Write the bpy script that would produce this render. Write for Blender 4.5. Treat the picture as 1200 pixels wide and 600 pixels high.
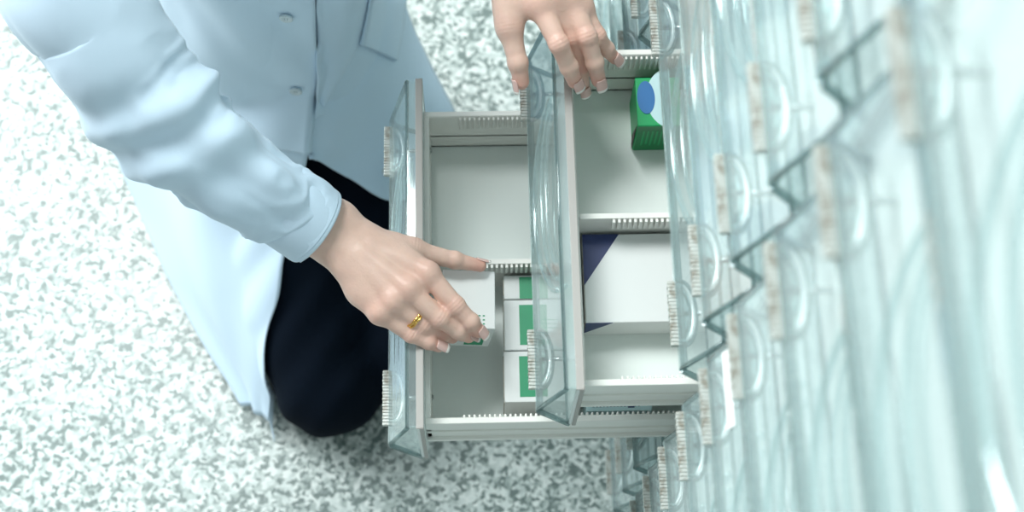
import bpy, bmesh, math, random
import numpy as np
from mathutils import Vector, Matrix, Euler, noise

S = bpy.context.scene
for o in list(bpy.data.objects): bpy.data.objects.remove(o)
COL = S.collection
PI = math.pi

# ------------------------------------------------------------------ camera
CAM = Vector((-0.15446, -0.58757, 1.06219)); CROT = Euler((0.35021, -0.01896, -0.02491), 'XYZ'); FPX = 1692.3
cd = bpy.data.cameras.new('camera'); cam = bpy.data.objects.new('camera', cd); COL.objects.link(cam)
cam.location = CAM; cam.rotation_euler = CROT
cd.sensor_width = 36; cd.lens = FPX * 36 / 1200; cd.clip_start = .02
cd.dof.use_dof = True; cd.dof.focus_distance = 1.27; cd.dof.aperture_fstop = 5.2
S.camera = cam
# ------------------------------------------------------------------ light
def light(name, kind, loc, target, energy, size=None, size_y=None, col=(1, 1, 1)):
    l = bpy.data.lights.new(name, kind); l.energy = energy; l.color = col
    if size: l.shape = 'RECTANGLE'; l.size = size; l.size_y = size_y or size
    o = bpy.data.objects.new(name, l); COL.objects.link(o); o.location = loc
    o.rotation_euler = (Vector(target) - Vector(loc)).to_track_quat('-Z', 'Y').to_euler()
    return o
light('window_daylight', 'AREA', (-2.0, 1.0, .95), (-.6, -.05, -.6), 54, 1.3, 1.1, (.95, .99, 1))
light('ceiling_panel', 'AREA', (-.8, .9, 2.1), (-.2, -.1, -.1), 50, .9, .9, (.96, 1, .99))
w = bpy.data.worlds.new('room_light'); S.world = w; w.use_nodes = True
bg = w.node_tree.nodes['Background']; bg.inputs[0].default_value = (.85, .95, .96, 1); bg.inputs[1].default_value = .30
S.view_settings.view_transform = 'Standard'; S.view_settings.look = 'None'
S.view_settings.exposure = 0.42; S.view_settings.gamma = 1; S.view_settings.use_curve_mapping = False
try:
    S.cycles.transparent_max_bounces = 32; S.cycles.max_bounces = 12
except Exception: pass

RM = np.array(CROT.to_matrix())
def at(u, v, z):
    """point of the room at height z that the 1200x600 frame shows at (u, v)"""
    d = RM @ np.array([(u - 600) / FPX, (300 - v) / FPX, -1.0])
    t = (z - CAM.z) / d[2]
    return Vector((CAM.x + t * d[0], CAM.y + t * d[1], z))
def pix(p):
    q = RM.T @ (np.array(p) - np.array(CAM))
    return 600 + FPX * q[0] / -q[2], 300 - FPX * q[1] / -q[2]

# ------------------------------------------------------------------ materials
def mat(name, col=(.8, .8, .8), rough=.5, **kw):
    m = bpy.data.materials.new(name); m.use_nodes = True
    b = m.node_tree.nodes['Principled BSDF']
    b.inputs['Base Color'].default_value = (*col, 1); b.inputs['Roughness'].default_value = rough
    for k, v in kw.items(): b.inputs[k.replace('_', ' ')].default_value = v
    return m
def nn(m, t, **kw):
    n = m.node_tree.nodes.new(t)
    for k, v in kw.items(): setattr(n, k, v)
    return n
def lk(m, a, b): m.node_tree.links.new(a, b)
def clear(name, tint, gloss=.06, milk=.1, milkcol=(.8, .9, .9), rough=.05, bump=0, ior=1.45):
    m = bpy.data.materials.new(name); m.use_nodes = True; nt = m.node_tree
    for n in list(nt.nodes): nt.nodes.remove(n)
    out = nn(m, 'ShaderNodeOutputMaterial'); tr = nn(m, 'ShaderNodeBsdfTransparent'); gl = nn(m, 'ShaderNodeBsdfGlossy')
    tr.inputs[0].default_value = (*tint, 1); gl.inputs['Roughness'].default_value = rough
    gl.inputs[0].default_value = (.95, 1, 1, 1)
    df = nn(m, 'ShaderNodeBsdfDiffuse'); df.inputs[0].default_value = (*milkcol, 1)
    fr = nn(m, 'ShaderNodeLayerWeight')
    pw = nn(m, 'ShaderNodeMath', operation='POWER'); pw.inputs[1].default_value = 4
    ad = nn(m, 'ShaderNodeMath', operation='MULTIPLY_ADD', use_clamp=True); ad.inputs[1].default_value = .55; ad.inputs[2].default_value = gloss
    lk(m, fr.outputs['Facing'], pw.inputs[0]); lk(m, pw.outputs[0], ad.inputs[0])
    m1 = nn(m, 'ShaderNodeMixShader'); m1.inputs[0].default_value = milk
    lk(m, tr.outputs[0], m1.inputs[1]); lk(m, df.outputs[0], m1.inputs[2])
    m2 = nn(m, 'ShaderNodeMixShader'); lk(m, ad.outputs[0], m2.inputs[0]); lk(m, m1.outputs[0], m2.inputs[1]); lk(m, gl.outputs[0], m2.inputs[2])
    lk(m, m2.outputs[0], out.inputs[0])
    if bump:
        tc = nn(m, 'ShaderNodeTexCoord'); mp = nn(m, 'ShaderNodeMapping'); mp.inputs['Scale'].default_value = (28, 6, 28)
        nz = nn(m, 'ShaderNodeTexNoise'); nz.inputs['Scale'].default_value = 1; nz.inputs['Detail'].default_value = 2
        bp = nn(m, 'ShaderNodeBump'); bp.inputs['Strength'].default_value = bump; bp.inputs['Distance'].default_value = .004
        lk(m, tc.outputs['Object'], mp.inputs[0]); lk(m, mp.outputs[0], nz.inputs[0]); lk(m, nz.outputs[0], bp.inputs['Height'])
        lk(m, bp.outputs[0], gl.inputs['Normal']); lk(m, bp.outputs[0], fr.inputs['Normal'])
    return m
M = {}
M['clear'] = clear('clear_plastic', (.965, .985, .985), .045, .09, (.82, .92, .92), .06, .18)
M['edge'] = clear('clear_plastic_edge', (.50, .60, .60), .08, .16, (.40, .50, .50), .12)
M['ridge'] = clear('clear_plastic_ridge', (.84, .91, .91), .16, .10, (.8, .9, .9), .05)
M['lens'] = clear('clear_knob_plastic', (.74, .83, .83), .20, .10, (.85, .93, .93), .04)
M['flange'] = clear('grey_front_flange', (.85, .9, .9), .05, .86, (.84, .88, .87), .25)
M['tray'] = mat('off_white_drawer_plastic', (.86, .865, .82), .42)
M['mat'] = mat('pale_green_drawer_bottom', (.85, .92, .89), .5)
M['pin'] = mat('steel_pin', (.42, .46, .46), .2, Metallic=.9)
M['carcass'] = mat('cabinet_carcass', (.62, .68, .67), .5)
M['seal'] = mat('grey_brown_seal', (.36, .35, .33), .4)
M['bead'] = clear('white_moulded_bead', (.9, .95, .95), .2, .6, (.86, .93, .93), .08)
M['stile'] = mat('white_cabinet_face', (.80, .86, .85), .4)
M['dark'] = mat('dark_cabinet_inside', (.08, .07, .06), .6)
M['card'] = mat('white_carton', (.80, .83, .82), .45)
M['cardg'] = mat('green_print', (.0, .30, .13), .4)
M['green'] = mat('green_carton', (.0, .36, .11), .38)
M['dgreen'] = mat('dark_green_print', (.0, .20, .06), .4)
M['blue'] = mat('blue_print', (.02, .16, .42), .4)
M['lblue'] = mat('pale_blue_print', (.55, .78, .80), .4)
M['navy'] = mat('navy_print', (.012, .03, .13), .4)
M['kraft'] = mat('grey_board_edge', (.42, .39, .33), .7)
M['gold'] = mat('gold', (.85, .55, .16), .2, Metallic=1)
M['nail'] = mat('pink_nail', (.74, .50, .45), .15)
M['nailtip'] = mat('white_nail_tip', (.88, .84, .80), .15)
M['button'] = mat('pearl_button', (.62, .72, .76), .15)
M['hair'] = mat('dark_brown_hair', (.035, .02, .012), .45)
M['shoe'] = mat('black_shoe', (.01, .01, .012), .4)
M['eye'] = mat('eye_white', (.8, .8, .8), .2)
M['sticker'] = mat('white_sticker', (.85, .87, .86), .5)

def noisebump(m, scale, strength, dist=.002, detail=3):
    b = m.node_tree.nodes['Principled BSDF']
    tc = nn(m, 'ShaderNodeTexCoord'); nz = nn(m, 'ShaderNodeTexNoise'); nz.inputs['Scale'].default_value = scale; nz.inputs['Detail'].default_value = detail
    bp = nn(m, 'ShaderNodeBump'); bp.inputs['Strength'].default_value = strength; bp.inputs['Distance'].default_value = dist
    lk(m, tc.outputs['Object'], nz.inputs[0]); lk(m, nz.outputs[0], bp.inputs['Height']); lk(m, bp.outputs[0], b.inputs['Normal'])
def knurl_mat():
    m = clear('frosted_pull_bar', (.80, .86, .85), .08, .62, (.7, .7, .66), .3)
    df = [n for n in m.node_tree.nodes if n.type == 'BSDF_DIFFUSE'][0]
    tc = nn(m, 'ShaderNodeTexCoord'); nz = nn(m, 'ShaderNodeTexNoise'); nz.inputs['Scale'].default_value = 170; nz.inputs['Detail'].default_value = 3
    rp = nn(m, 'ShaderNodeValToRGB'); e = rp.color_ramp.elements
    e[0].position = .36; e[0].color = (.34, .30, .24, 1); e[1].position = .56; e[1].color = (.66, .68, .64, 1)
    lk(m, tc.outputs['Object'], nz.inputs[0]); lk(m, nz.outputs[0], rp.inputs[0]); lk(m, rp.outputs[0], df.inputs[0])
    return m
M['knurl'] = knurl_mat()
M['coat'] = mat('pale_blue_cotton', (.64, .81, .955), .8); noisebump(M['coat'], 900, .15, .0006)
M['coat'].node_tree.nodes['Principled BSDF'].inputs['Sheen Weight'].default_value = .15
M['trouser'] = mat('navy_black_cloth', (.001, .0045, .011), .9, Specular_IOR_Level=.12); noisebump(M['trouser'], 700, .3, .0008)

def skin_mat():
    m = mat('skin', (.72, .46, .36), .42); b = m.node_tree.nodes['Principled BSDF']
    b.inputs['Subsurface Weight'].default_value = .12; b.inputs['Subsurface Radius'].default_value = (.01, .004, .002); b.inputs['Subsurface Scale'].default_value = .6
    a = nn(m, 'ShaderNodeAttribute', attribute_name='tone'); mx = nn(m, 'ShaderNodeMix', data_type='RGBA')
    mx.inputs[6].default_value = (.80, .56, .46, 1); mx.inputs[7].default_value = (.76, .38, .30, 1)
    lk(m, a.outputs['Fac'], mx.inputs[0])
    tc = nn(m, 'ShaderNodeTexCoord'); nz = nn(m, 'ShaderNodeTexNoise'); nz.inputs['Scale'].default_value = 70; nz.inputs['Detail'].default_value = 4
    m2 = nn(m, 'ShaderNodeMix', data_type='RGBA', blend_type='MULTIPLY'); m2.inputs[0].default_value = .28
    lk(m, tc.outputs['Object'], nz.inputs[0]); lk(m, mx.outputs[2], m2.inputs[6]); lk(m, nz.outputs[1], m2.inputs[7])
    rp = nn(m, 'ShaderNodeValToRGB'); rp.color_ramp.elements[0].color = (.72, .66, .66, 1); rp.color_ramp.elements[1].color = (1, 1, 1, 1)
    rp.color_ramp.elements[0].position = .3; rp.color_ramp.elements[1].position = .6
    lk(m, nz.outputs[0], rp.inputs[0]); lk(m, rp.outputs[0], m2.inputs[7]); lk(m, m2.outputs[2], b.inputs['Base Color'])
    n2 = nn(m, 'ShaderNodeTexNoise'); n2.inputs['Scale'].default_value = 420; n2.inputs['Detail'].default_value = 3
    bp = nn(m, 'ShaderNodeBump'); bp.inputs['Strength'].default_value = .25; bp.inputs['Distance'].default_value = .0012
    lk(m, tc.outputs['Object'], n2.inputs[0]); lk(m, n2.outputs[0], bp.inputs['Height']); lk(m, bp.outputs[0], b.inputs['Normal'])
    return m
M['skin'] = skin_mat()

FZ = -.75
def floor_mat():
    m = mat('speckled_granite', (.8, .8, .8), .35); b = m.node_tree.nodes['Principled BSDF']
    tc = nn(m, 'ShaderNodeTexCoord')
    nzd = nn(m, 'ShaderNodeTexNoise'); nzd.inputs['Scale'].default_value = 90
    mixv = nn(m, 'ShaderNodeMix', data_type='RGBA'); mixv.inputs[0].default_value = .012
    lk(m, tc.outputs['Object'], nzd.inputs[0]); lk(m, tc.outputs['Object'], mixv.inputs[6]); lk(m, nzd.outputs[1], mixv.inputs[7])
    v = nn(m, 'ShaderNodeTexVoronoi'); v.inputs['Scale'].default_value = 190
    lk(m, mixv.outputs[2], v.inputs['Vector'])
    sp = nn(m, 'ShaderNodeSeparateColor'); lk(m, v.outputs['Color'], sp.inputs[0])
    n1 = nn(m, 'ShaderNodeTexNoise'); n1.inputs['Scale'].default_value = 75; n1.inputs['Detail'].default_value = 3; n1.inputs['Roughness'].default_value = .6
    lk(m, tc.outputs['Object'], n1.inputs[0])
    a = nn(m, 'ShaderNodeMath', operation='MULTIPLY_ADD'); a.inputs[1].default_value = .45
    s2 = nn(m, 'ShaderNodeMath', operation='MULTIPLY'); s2.inputs[1].default_value = .36
    lk(m, n1.outputs[0], s2.inputs[0]); lk(m, sp.outputs[0], a.inputs[0]); lk(m, s2.outputs[0], a.inputs[2])
    rp = nn(m, 'ShaderNodeValToRGB'); r = rp.color_ramp
    r.elements[0].position = .27; r.elements[0].color = (.14, .19, .18, 1)
    r.elements[1].position = .72; r.elements[1].color = (.74, .79, .765, 1)
    for pos, c in ((.36, (.35, .42, .40)), (.46, (.50, .575, .555)), (.56, (.61, .68, .655))):
        e = r.elements.new(pos); e.color = (*c, 1)
    lk(m, a.outputs[0], rp.inputs[0])
    # tile joints: staggered slabs 0.8 x 0.6 m
    sx = nn(m, 'ShaderNodeSeparateXYZ'); lk(m, tc.outputs['Object'], sx.inputs[0])
    br = nn(m, 'ShaderNodeTexBrick'); br.offset = .5; br.inputs['Scale'].default_value = 1
    br.inputs['Brick Width'].default_value = .788; br.inputs['Row Height'].default_value = .6; br.inputs['Mortar Size'].default_value = .0012
    br.inputs['Mortar Smooth'].default_value = .3
    mp = nn(m, 'ShaderNodeMapping'); mp.inputs['Location'].default_value = (.724 + .788, .0184 + 1.2, 0)
    lk(m, tc.outputs['Object'], mp.inputs[0]); lk(m, mp.outputs[0], br.inputs['Vector'])
    mx = nn(m, 'ShaderNodeMix', data_type='RGBA'); mx.inputs[7].default_value = (.36, .40, .37, 1)
    sc = nn(m, 'ShaderNodeMath', operation='MULTIPLY'); sc.inputs[1].default_value = .55; lk(m, br.outputs['Fac'], sc.inputs[0])
    lk(m, sc.outputs[0], mx.inputs[0]); lk(m, rp.outputs[0], mx.inputs[6]); lk(m, mx.outputs[2], b.inputs['Base Color'])
    return m
M['floor'] = floor_mat()

# ------------------------------------------------------------------ helpers
def link(name, bm_or_me, m=None, parent=None, smooth=False, mats=None):
    if isinstance(bm_or_me, bmesh.types.BMesh):
        me = bpy.data.meshes.new(name); bm_or_me.to_mesh(me); bm_or_me.free()
    else: me = bm_or_me
    o = bpy.data.objects.new(name, me); COL.objects.link(o)
    for x in (mats or ([m] if m else [])): me.materials.append(x)
    if parent: o.parent = parent
    if smooth:
        for p in me.polygons: p.use_smooth = True
    return o
def empty(name, loc=(0, 0, 0), rot=(0, 0, 0)):
    o = bpy.data.objects.new(name, None); COL.objects.link(o); o.location = loc; o.rotation_euler = rot; o.empty_display_size = .02
    return o
def tag(o, label=None, cat=None, group=None, kind=None):
    if label: o['label'] = label
    if cat: o['category'] = cat
    if group: o['group'] = group
    if kind: o['kind'] = kind
    return o
def children(o): return [c for c in bpy.data.objects if c.parent == o]
def copy_tree(o, parent=None, keep=None):
    c = o.copy(); COL.objects.link(c); c.parent = parent
    for ch in children(o): copy_tree(ch, c)
    return c
def box(bm, x0, x1, y0, y1, z0, z1, mi=0):
    v = [bm.verts.new(p) for p in ((x0, y0, z0), (x1, y0, z0), (x1, y1, z0), (x0, y1, z0), (x0, y0, z1), (x1, y0, z1), (x1, y1, z1), (x0, y1, z1))]
    for f in ((3, 2, 1, 0), (4, 5, 6, 7), (0, 1, 5, 4), (1, 2, 6, 5), (2, 3, 7, 6), (3, 0, 4, 7)):
        bm.faces.new([v[i] for i in f]).material_index = mi
def slab(bm, pts, nrm, th, mi=0):
    """flat polygon given thickness th along nrm"""
    n = Vector(nrm).normalized() * th
    a = [bm.verts.new(p) for p in pts]; b = [bm.verts.new(Vector(p) + n) for p in pts]
    k = len(pts)
    bm.faces.new(a[::-1]).material_index = mi; bm.faces.new(b).material_index = mi
    for i in range(k): bm.faces.new((a[i], a[(i + 1) % k], b[(i + 1) % k], b[i])).material_index = mi
def tube(bm, pts, r, seg=8, caps=True, mi=0):
    pts = [Vector(p) for p in pts]; rings = []
    rs = r if isinstance(r, (list, tuple)) else [r] * len(pts)
    up = None
    for i, p in enumerate(pts):
        t = (pts[min(i + 1, len(pts) - 1)] - pts[max(i - 1, 0)]).normalized()
        if up is None: up = t.orthogonal().normalized()
        up = (up - t * up.dot(t)).normalized(); s = t.cross(up)
        rings.append([bm.verts.new(p + (up * math.cos(a) + s * math.sin(a)) * rs[i]) for a in [2 * PI * k / seg for k in range(seg)]])
    for a, b in zip(rings, rings[1:]):
        for k in range(seg):
            f = bm.faces.new((a[k], a[(k + 1) % seg], b[(k + 1) % seg], b[k])); f.material_index = mi; f.smooth = True
    if caps: bm.faces.new(rings[0][::-1]).material_index = mi; bm.faces.new(rings[-1]).material_index = mi
def lathe_x(bm, prof, seg=40, mi=0):
    """profile of (x, r) revolved about the x axis"""
    rings = []
    for x, r in prof:
        if r < 1e-6: rings.append([bm.verts.new((x, 0, 0))])
        else: rings.append([bm.verts.new((x, r * math.cos(2 * PI * k / seg), r * math.sin(2 * PI * k / seg))) for k in range(seg)])
    for a, b in zip(rings, rings[1:]):
        for k in range(seg):
            q = [a[k % len(a)], a[(k + 1) % len(a)], b[(k + 1) % len(b)], b[k % len(b)]]
            q = list(dict.fromkeys(q))
            if len(q) > 2:
                f = bm.faces.new(q); f.material_index = mi; f.smooth = True
def bevel(o, w=.001, seg=2):
    md = o.modifiers.new('bevel', 'BEVEL'); md.width = w; md.segments = seg; md.limit_method = 'ANGLE'
    return o

# ------------------------------------------------------------------ setting
bm = bmesh.new(); box(bm, -3.5, 1.6, -2.5, 2.5, FZ - .05, FZ)
tag(link('floor', bm, M['floor']), kind='structure')
bm = bmesh.new(); box(bm, .62, .70, -2.5, 2.5, FZ, 1.9)
tag(link('wall_right', bm, M['carcass']), kind='structure')

# ------------------------------------------------------------------ the wall of drawers
H = .12095; PITCH = .35408; YC = -.1315
def build_drawer(divider_y=None, open_=False):
    """origin: the knob plane, middle of the width, height of the knobs"""
    root = empty('drawer')
    hw = .1665
    # clear pyramid shaped front: sloping top face, underside, two end walls
    bm = bmesh.new(); T = .0022
    top = (.022, .081); nose = (.003, .004); nb = (.003, -.004); bot = (.030, -.0345); ni = .1625
    def strip(a, b, th=T):
        d = Vector((b[0] - a[0], 0, b[1] - a[1])); n = d.cross(Vector((0, 1, 0)))
        ya = ni if a in (nose, nb) else hw; yb = ni if b in (nose, nb) else hw
        slab(bm, [(a[0], -ya, a[1]), (b[0], -yb, b[1]), (b[0], yb, b[1]), (a[0], ya, a[1])], n, th)
    strip(nose, top); strip(top, (.030, .081)); strip(bot, nb); strip(nb, nose)
    for s in (-1, 1):
        slab(bm, [(top[0], s * hw, top[1]), (nose[0], s * ni, nose[1]), (nb[0], s * ni, nb[1]), (bot[0], s * hw, bot[1]), (.030, s * hw, .081)], (0, -s, 0), T)
    bmesh.ops.recalc_face_normals(bm, faces=bm.faces)
    fr = link('front_cover', bm, M['clear'], root)
    # thick moulded edges of the cover
    bm = bmesh.new(); e = .0021
    for s in (-1, 1):
        tube(bm, [(top[0], s * hw, top[1]), (nose[0], s * ni, nose[1])], e * 1.05, 6)
        tube(bm, [(nb[0], s * ni, nb[1]), (bot[0], s * hw, bot[1])], e * 1.25, 6)
    box(bm, nose[0] - .0015, nose[0] + .004, -ni, ni, nb[1] - .001, nose[1] + .001)
    tube(bm, [(top[0], -hw, top[1]), (top[0], hw, top[1])], e * .8, 6)
    tube(bm, [(bot[0], -hw, bot[1]), (bot[0], hw, bot[1])], e, 6)
    link('cover_edge', bm, M['edge'], fr)
    # swooping grip moulded between the knobs
    bm = bmesh.new()
    def onslope(y, t, lift=.0):   # t = 0 nose .. 1 top
        x = nose[0] + (top[0] - nose[0]) * t; z = nose[1] + (top[1] - nose[1]) * t
        return Vector((x - .8 * lift, y + .0065, z + .5 * lift))
    for (a, depth, r, base) in ((.088, .78, .0026, .92), (.078, .50, .0018, .90), (.066, .30, .0014, .88)):
        pts = [onslope(a * math.cos(PI * k / 28), base - depth * math.sin(PI * k / 28) ** 1.3, .001) for k in range(29)]
        tube(bm, pts, r, 8)
    for (a, depth, r, base) in ((.084, .62, .0014, .9),):
        pts = [Vector((.026 - .004 * math.sin(PI * k / 20), a * math.cos(PI * k / 20) + .0065, .075 - .07 * math.sin(PI * k / 20))) for k in range(21)]
        tube(bm, pts, r, 8)
    link('grip_ridge', bm, M['ridge'], fr, smooth=True)
    # upright back plate of the front
    bm = bmesh.new(); box(bm, .030, .036, -hw - .001, hw + .001, -.035, .084)
    bevel(link('back_plate', bm, M['flange'], root), .0012)
    bm = bmesh.new(); box(bm, .0298, .0364, -hw - .0015, hw + .0015, .0828, .0846)
    for s in (-1, 1): a_, b_ = sorted((s * (hw + .0002), s * (hw + .0018))); box(bm, .0328, .0364, a_, b_, -.035, .0846)
    bevel(link('seal_strip', bm, M['seal'], root), .0005)
    # knobs
    for yk in (-.1185, .1315):
        # D shaped finger pull: textured front bar, clear half-round behind it
        R0 = .0262; bm = bmesh.new()
        outl = [(.0035, -R0 + .001)] + [(.0035 + .0130 * math.sin(a) ** .8, -R0 * math.cos(a)) for a in [PI * k / 20 for k in range(1, 20)]] + [(.0035, R0 - .001)]
        slab(bm, [(x, y, -.0012) for x, y in outl], (0, 0, 1), .0024)
        b2 = bmesh.new(); tube(b2, [(x, y, .0005) for x, y in outl], .0024, 8)
        inn = [(.0035 + (x - .0035) * .66, y * .66, .0018) for x, y in outl]; tube(b2, inn, .0009, 6)
        b3 = bmesh.new(); tube(b3, [(.0035 + (x - .0035) * .86, y * .88, .0016) for x, y in outl], .0016, 8)
        bmesh.ops.recalc_face_normals(bm, faces=bm.faces)
        kn = link('finger_pull', bm, M['lens'], root); kn.location = (-.0005, yk, 0)
        link('curved_rim', b2, M['edge'], kn); link('moulded_bead', b3, M['bead'], kn)
        bm = bmesh.new(); n = 18
        for k in range(n):
            y0 = -R0 + 2 * R0 * k / n; h_ = .0038 * (1 - .35 * abs((k + .5) / n * 2 - 1) ** 3)
            box(bm, -.0042 + .0003 * (k % 2), .0032, y0, y0 + 2 * R0 / n * .97, -h_, h_)
        bevel(link('textured_bar', bm, M['knurl'], kn), .0006)
        bm = bmesh.new(); tube(bm, [(.006, 0, 0), (.043, 0, 0)], .0019, 10); tube(bm, [(.0045, 0, 0), (.0075, 0, 0)], .0036, 12); tube(bm, [(.0375, 0, 0), (.042, 0, 0)], .0034, 6)
        link('screw', bm, M['pin'], kn)
    # tray
    W = .154; X0, X1 = .036, .40; zr, zb = .041, -.030
    bm = bmesh.new(); t = .0022
    box(bm, X0, X0 + .005, -W + .004, W - .004, zb, zr)
    box(bm, X1 - .004, X1, -W + .004, W - .004, zb, zr)
    for s in (-1, 1):
        a, b = sorted((s * (W - .006), s * (W - .004))); box(bm, X0, X1, a, b, zb, zr)
        # rounded rim and the outer channel
        a, b = sorted((s * (W - .0055), s * W)); box(bm, X0, X1, a, b, zr - .022, zr + .0008)
        a, b = sorted((s * (W - .006), s * (W - .0005))); box(bm, X0, X1, a, b, zb, zb + .006)
        a, b = sorted((s * (W - .006), s * (W - .0022))); box(bm, X0, X1, a, b, -.004, .0)
        if open_:
            k = 0; x = X0 + .034
            while x < X1 - .02:
                a, b = sorted((s * (W - .0055), s * (W - .0088))); box(bm, x, x + .0022, a, b, zr - .022, zr - .0012); x += .0046
    tr = link('tray', bm, M['tray'], root); bevel(tr, .0008, 2)
    bm = bmesh.new(); box(bm, X0 + .002, X1 - .002, -W + .005, W - .005, zb, zb + .003)
    link('tray_bottom', bm, M['mat'], root)
    if divider_y is not None:
        bm = bmesh.new(); x0, x1 = X0 + .006, X1 - .006; zt = zr - .003
        box(bm, x0, x1, divider_y - .0012, divider_y + .0012, zb + .003, zt)
        box(bm, x0, x1, divider_y - .0016, divider_y + .0030, zt - .003, zt + .001)
        x = X0 + .034
        while x < X1 - .02:
            box(bm, x, x + .0022, divider_y - .0050, divider_y - .001, zt - .016, zt); x += .0046
        link('divider', bm, M['tray'], root)
    return root
proto = build_drawer()
UX, LX = -.10562, -.23660
drw_u = build_drawer(divider_y=YC * 0 - .0, open_=True)
drw_l = build_drawer(divider_y=0, open_=True)
def set_div(root, y):
    for c in children(root):
        if c.name.split('.')[0] == 'divider': c.location.y = y
drw_u.location = (UX, YC, -H); drw_l.location = (LX, YC, -2 * H)
tag(drw_u, 'upper of the two pulled-out drawers, holding the white and navy carton', 'drawer', 'drawers with clear plastic fronts')
tag(drw_l, 'lower and farthest pulled-out drawer, with three green-striped cartons inside', 'drawer', 'drawers with clear plastic fronts')
set_div(drw_u, -.0045); set_div(drw_l, -.0005)
colname = {0: 'in the stack at the top edge beyond the open drawers', 1: 'in the same stack as the open drawers', 2: 'in the nearest stack at the bottom right'}
ordn = ['', 'first', 'second', 'third', 'fourth', 'fifth', 'sixth', 'seventh', 'eighth']
def in_frame(cx, cy, cz):
    P = [pix((cx + x, cy + y, cz + z)) for x in (-.004, .036) for y in (-.167, .167) for z in (-.036, .087)]
    return max(p[0] for p in P) > 0 and min(p[0] for p in P) < 1200 and max(p[1] for p in P) > 0 and min(p[1] for p in P) < 600
first = True
for c in (0, 1, 2, 3):
    for r in range(-5, 8):
        if c == 1 and r in (-1, -2): continue
        y = YC + PITCH * (1 - c)
        if not in_frame(0, y, r * H): continue
        o = proto if first else copy_tree(proto); first = False
        o.location = (0, y, r * H)
        if c == 1:
            lab = ('closed clear-fronted drawer, %s above the upper open drawer' % ordn[r + 1]) if r >= 0 else ('closed clear-fronted drawer, %s below the lower open drawer' % ordn[-2 - r])
        else:
            rel = r + 1
            pos = ('%s row above the upper open one' % ordn[rel]) if rel > 0 else ('level with the upper open one' if rel == 0 else '%s row below the upper open one' % ordn[-rel])
            lab = 'closed drawer %s, %s' % ({0: 'in the stack at top edge', 2: 'in the near right stack', 3: 'in the bottom right corner stack'}[c], pos)
        tag(o, lab, 'drawer', 'drawers with clear plastic fronts')
# carcass
cab = empty('drawer_cabinet', (.045, YC, FZ))
tag(cab, 'pale cabinet carcass holding the stacks of clear-fronted drawers', 'cabinet')
ztop = 7.9 * H - FZ
for k in range(-2, 4):
    bm = bmesh.new(); yy = (k - .5) * PITCH; box(bm, 0, .44, yy - .007, yy + .007, .0, ztop); link('side_panel', bm, M['carcass'], cab)
    bm = bmesh.new(); box(bm, -.0065, .0, yy - .0205, yy + .0205, .0, ztop); bevel(link('front_stile', bm, M['stile'], cab))
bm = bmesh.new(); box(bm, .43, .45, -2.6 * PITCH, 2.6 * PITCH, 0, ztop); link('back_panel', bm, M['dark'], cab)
bm = bmesh.new(); box(bm, -.005, .43, -2.6 * PITCH, 2.6 * PITCH, 0, .085); link('plinth', bm, M['carcass'], cab)
bm = bmesh.new(); box(bm, -.005, .43, -2.6 * PITCH, 2.6 * PITCH, ztop, ztop + .02); link('top_panel', bm, M['carcass'], cab)
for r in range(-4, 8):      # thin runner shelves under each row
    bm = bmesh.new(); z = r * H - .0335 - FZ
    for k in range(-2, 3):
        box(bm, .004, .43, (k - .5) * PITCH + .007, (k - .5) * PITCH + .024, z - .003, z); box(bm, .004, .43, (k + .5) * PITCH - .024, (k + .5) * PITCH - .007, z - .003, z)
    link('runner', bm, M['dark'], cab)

# ------------------------------------------------------------------ cartons
def carton(name, lx, ly, lz, bands=(), base='card', flap=True, polys=()):
    """origin at the middle of the bottom; bands = (face, u0,u1,v0,v1, mat) in face fractions"""
    root = empty(name)
    bm = bmesh.new(); box(bm, -lx / 2, lx / 2, -ly / 2, ly / 2, 0, lz)
    bevel(link('carton_body', bm, M[base], root), .0009, 2)
    e = .0003
    for (face, u0, u1, v0, v1, mt) in bands:
        bm = bmesh.new()
        if face == 'top': box(bm, -lx / 2 + lx * u0, -lx / 2 + lx * u1, -ly / 2 + ly * v0, -ly / 2 + ly * v1, lz - .0002, lz + e)
        if face == 'near': box(bm, -lx / 2 + lx * u0, -lx / 2 + lx * u1, -ly / 2 - e, -ly / 2 + .0002, lz * v0, lz * v1)
        if face == 'left': box(bm, -lx / 2 - e, -lx / 2 + .0002, -ly / 2 + ly * u0, -ly / 2 + ly * u1, lz * v0, lz * v1)
        link('printed_band', bm, M[mt], root)
    for (face, pts, mt) in polys:
        bm = bmesh.new()
        if face == 'top': slab(bm, [(-lx / 2 + lx * u, -ly / 2 + ly * v, lz - .0002) for u, v in pts], (0, 0, 1), .0005)
        if face == 'near': slab(bm, [(-lx / 2 + lx * u, -ly / 2 + .0002, lz * v) for u, v in pts], (0, -1, 0), .0005)
        bmesh.ops.recalc_face_normals(bm, faces=bm.faces)
        link('printed_patch', bm, M[mt], root)
    if flap:   # end flap seam and tuck tabs on the left end
        bm = bmesh.new(); box(bm, -lx / 2 - .0006, -lx / 2 + .0002, -ly / 2 + .004, ly / 2 - .004, lz - .0028, lz - .002)
        box(bm, -lx / 2 - .0006, -lx / 2 + .0002, -ly / 2 + .0005, -ly / 2 + .002, .004, lz - .004)
        link('flap_seam', bm, M['kraft'], root)
    return root
tb_l = -2 * H - .027; tb_u = -H - .027
def put_box(o, u0, v0, u1, v1, top, bottom):
    pass
spec = [((590, 352, 'first'),), ]
gl = 'green-striped white cartons in the lower drawer'
def top_rect(u0, v0, u1, v1, z):
    a = at(u0, v0, z); b = at(u1, v1, z)
    return (a + b) / 2, abs(b.x - a.x), abs(a.y - b.y)
hz = .052
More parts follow.
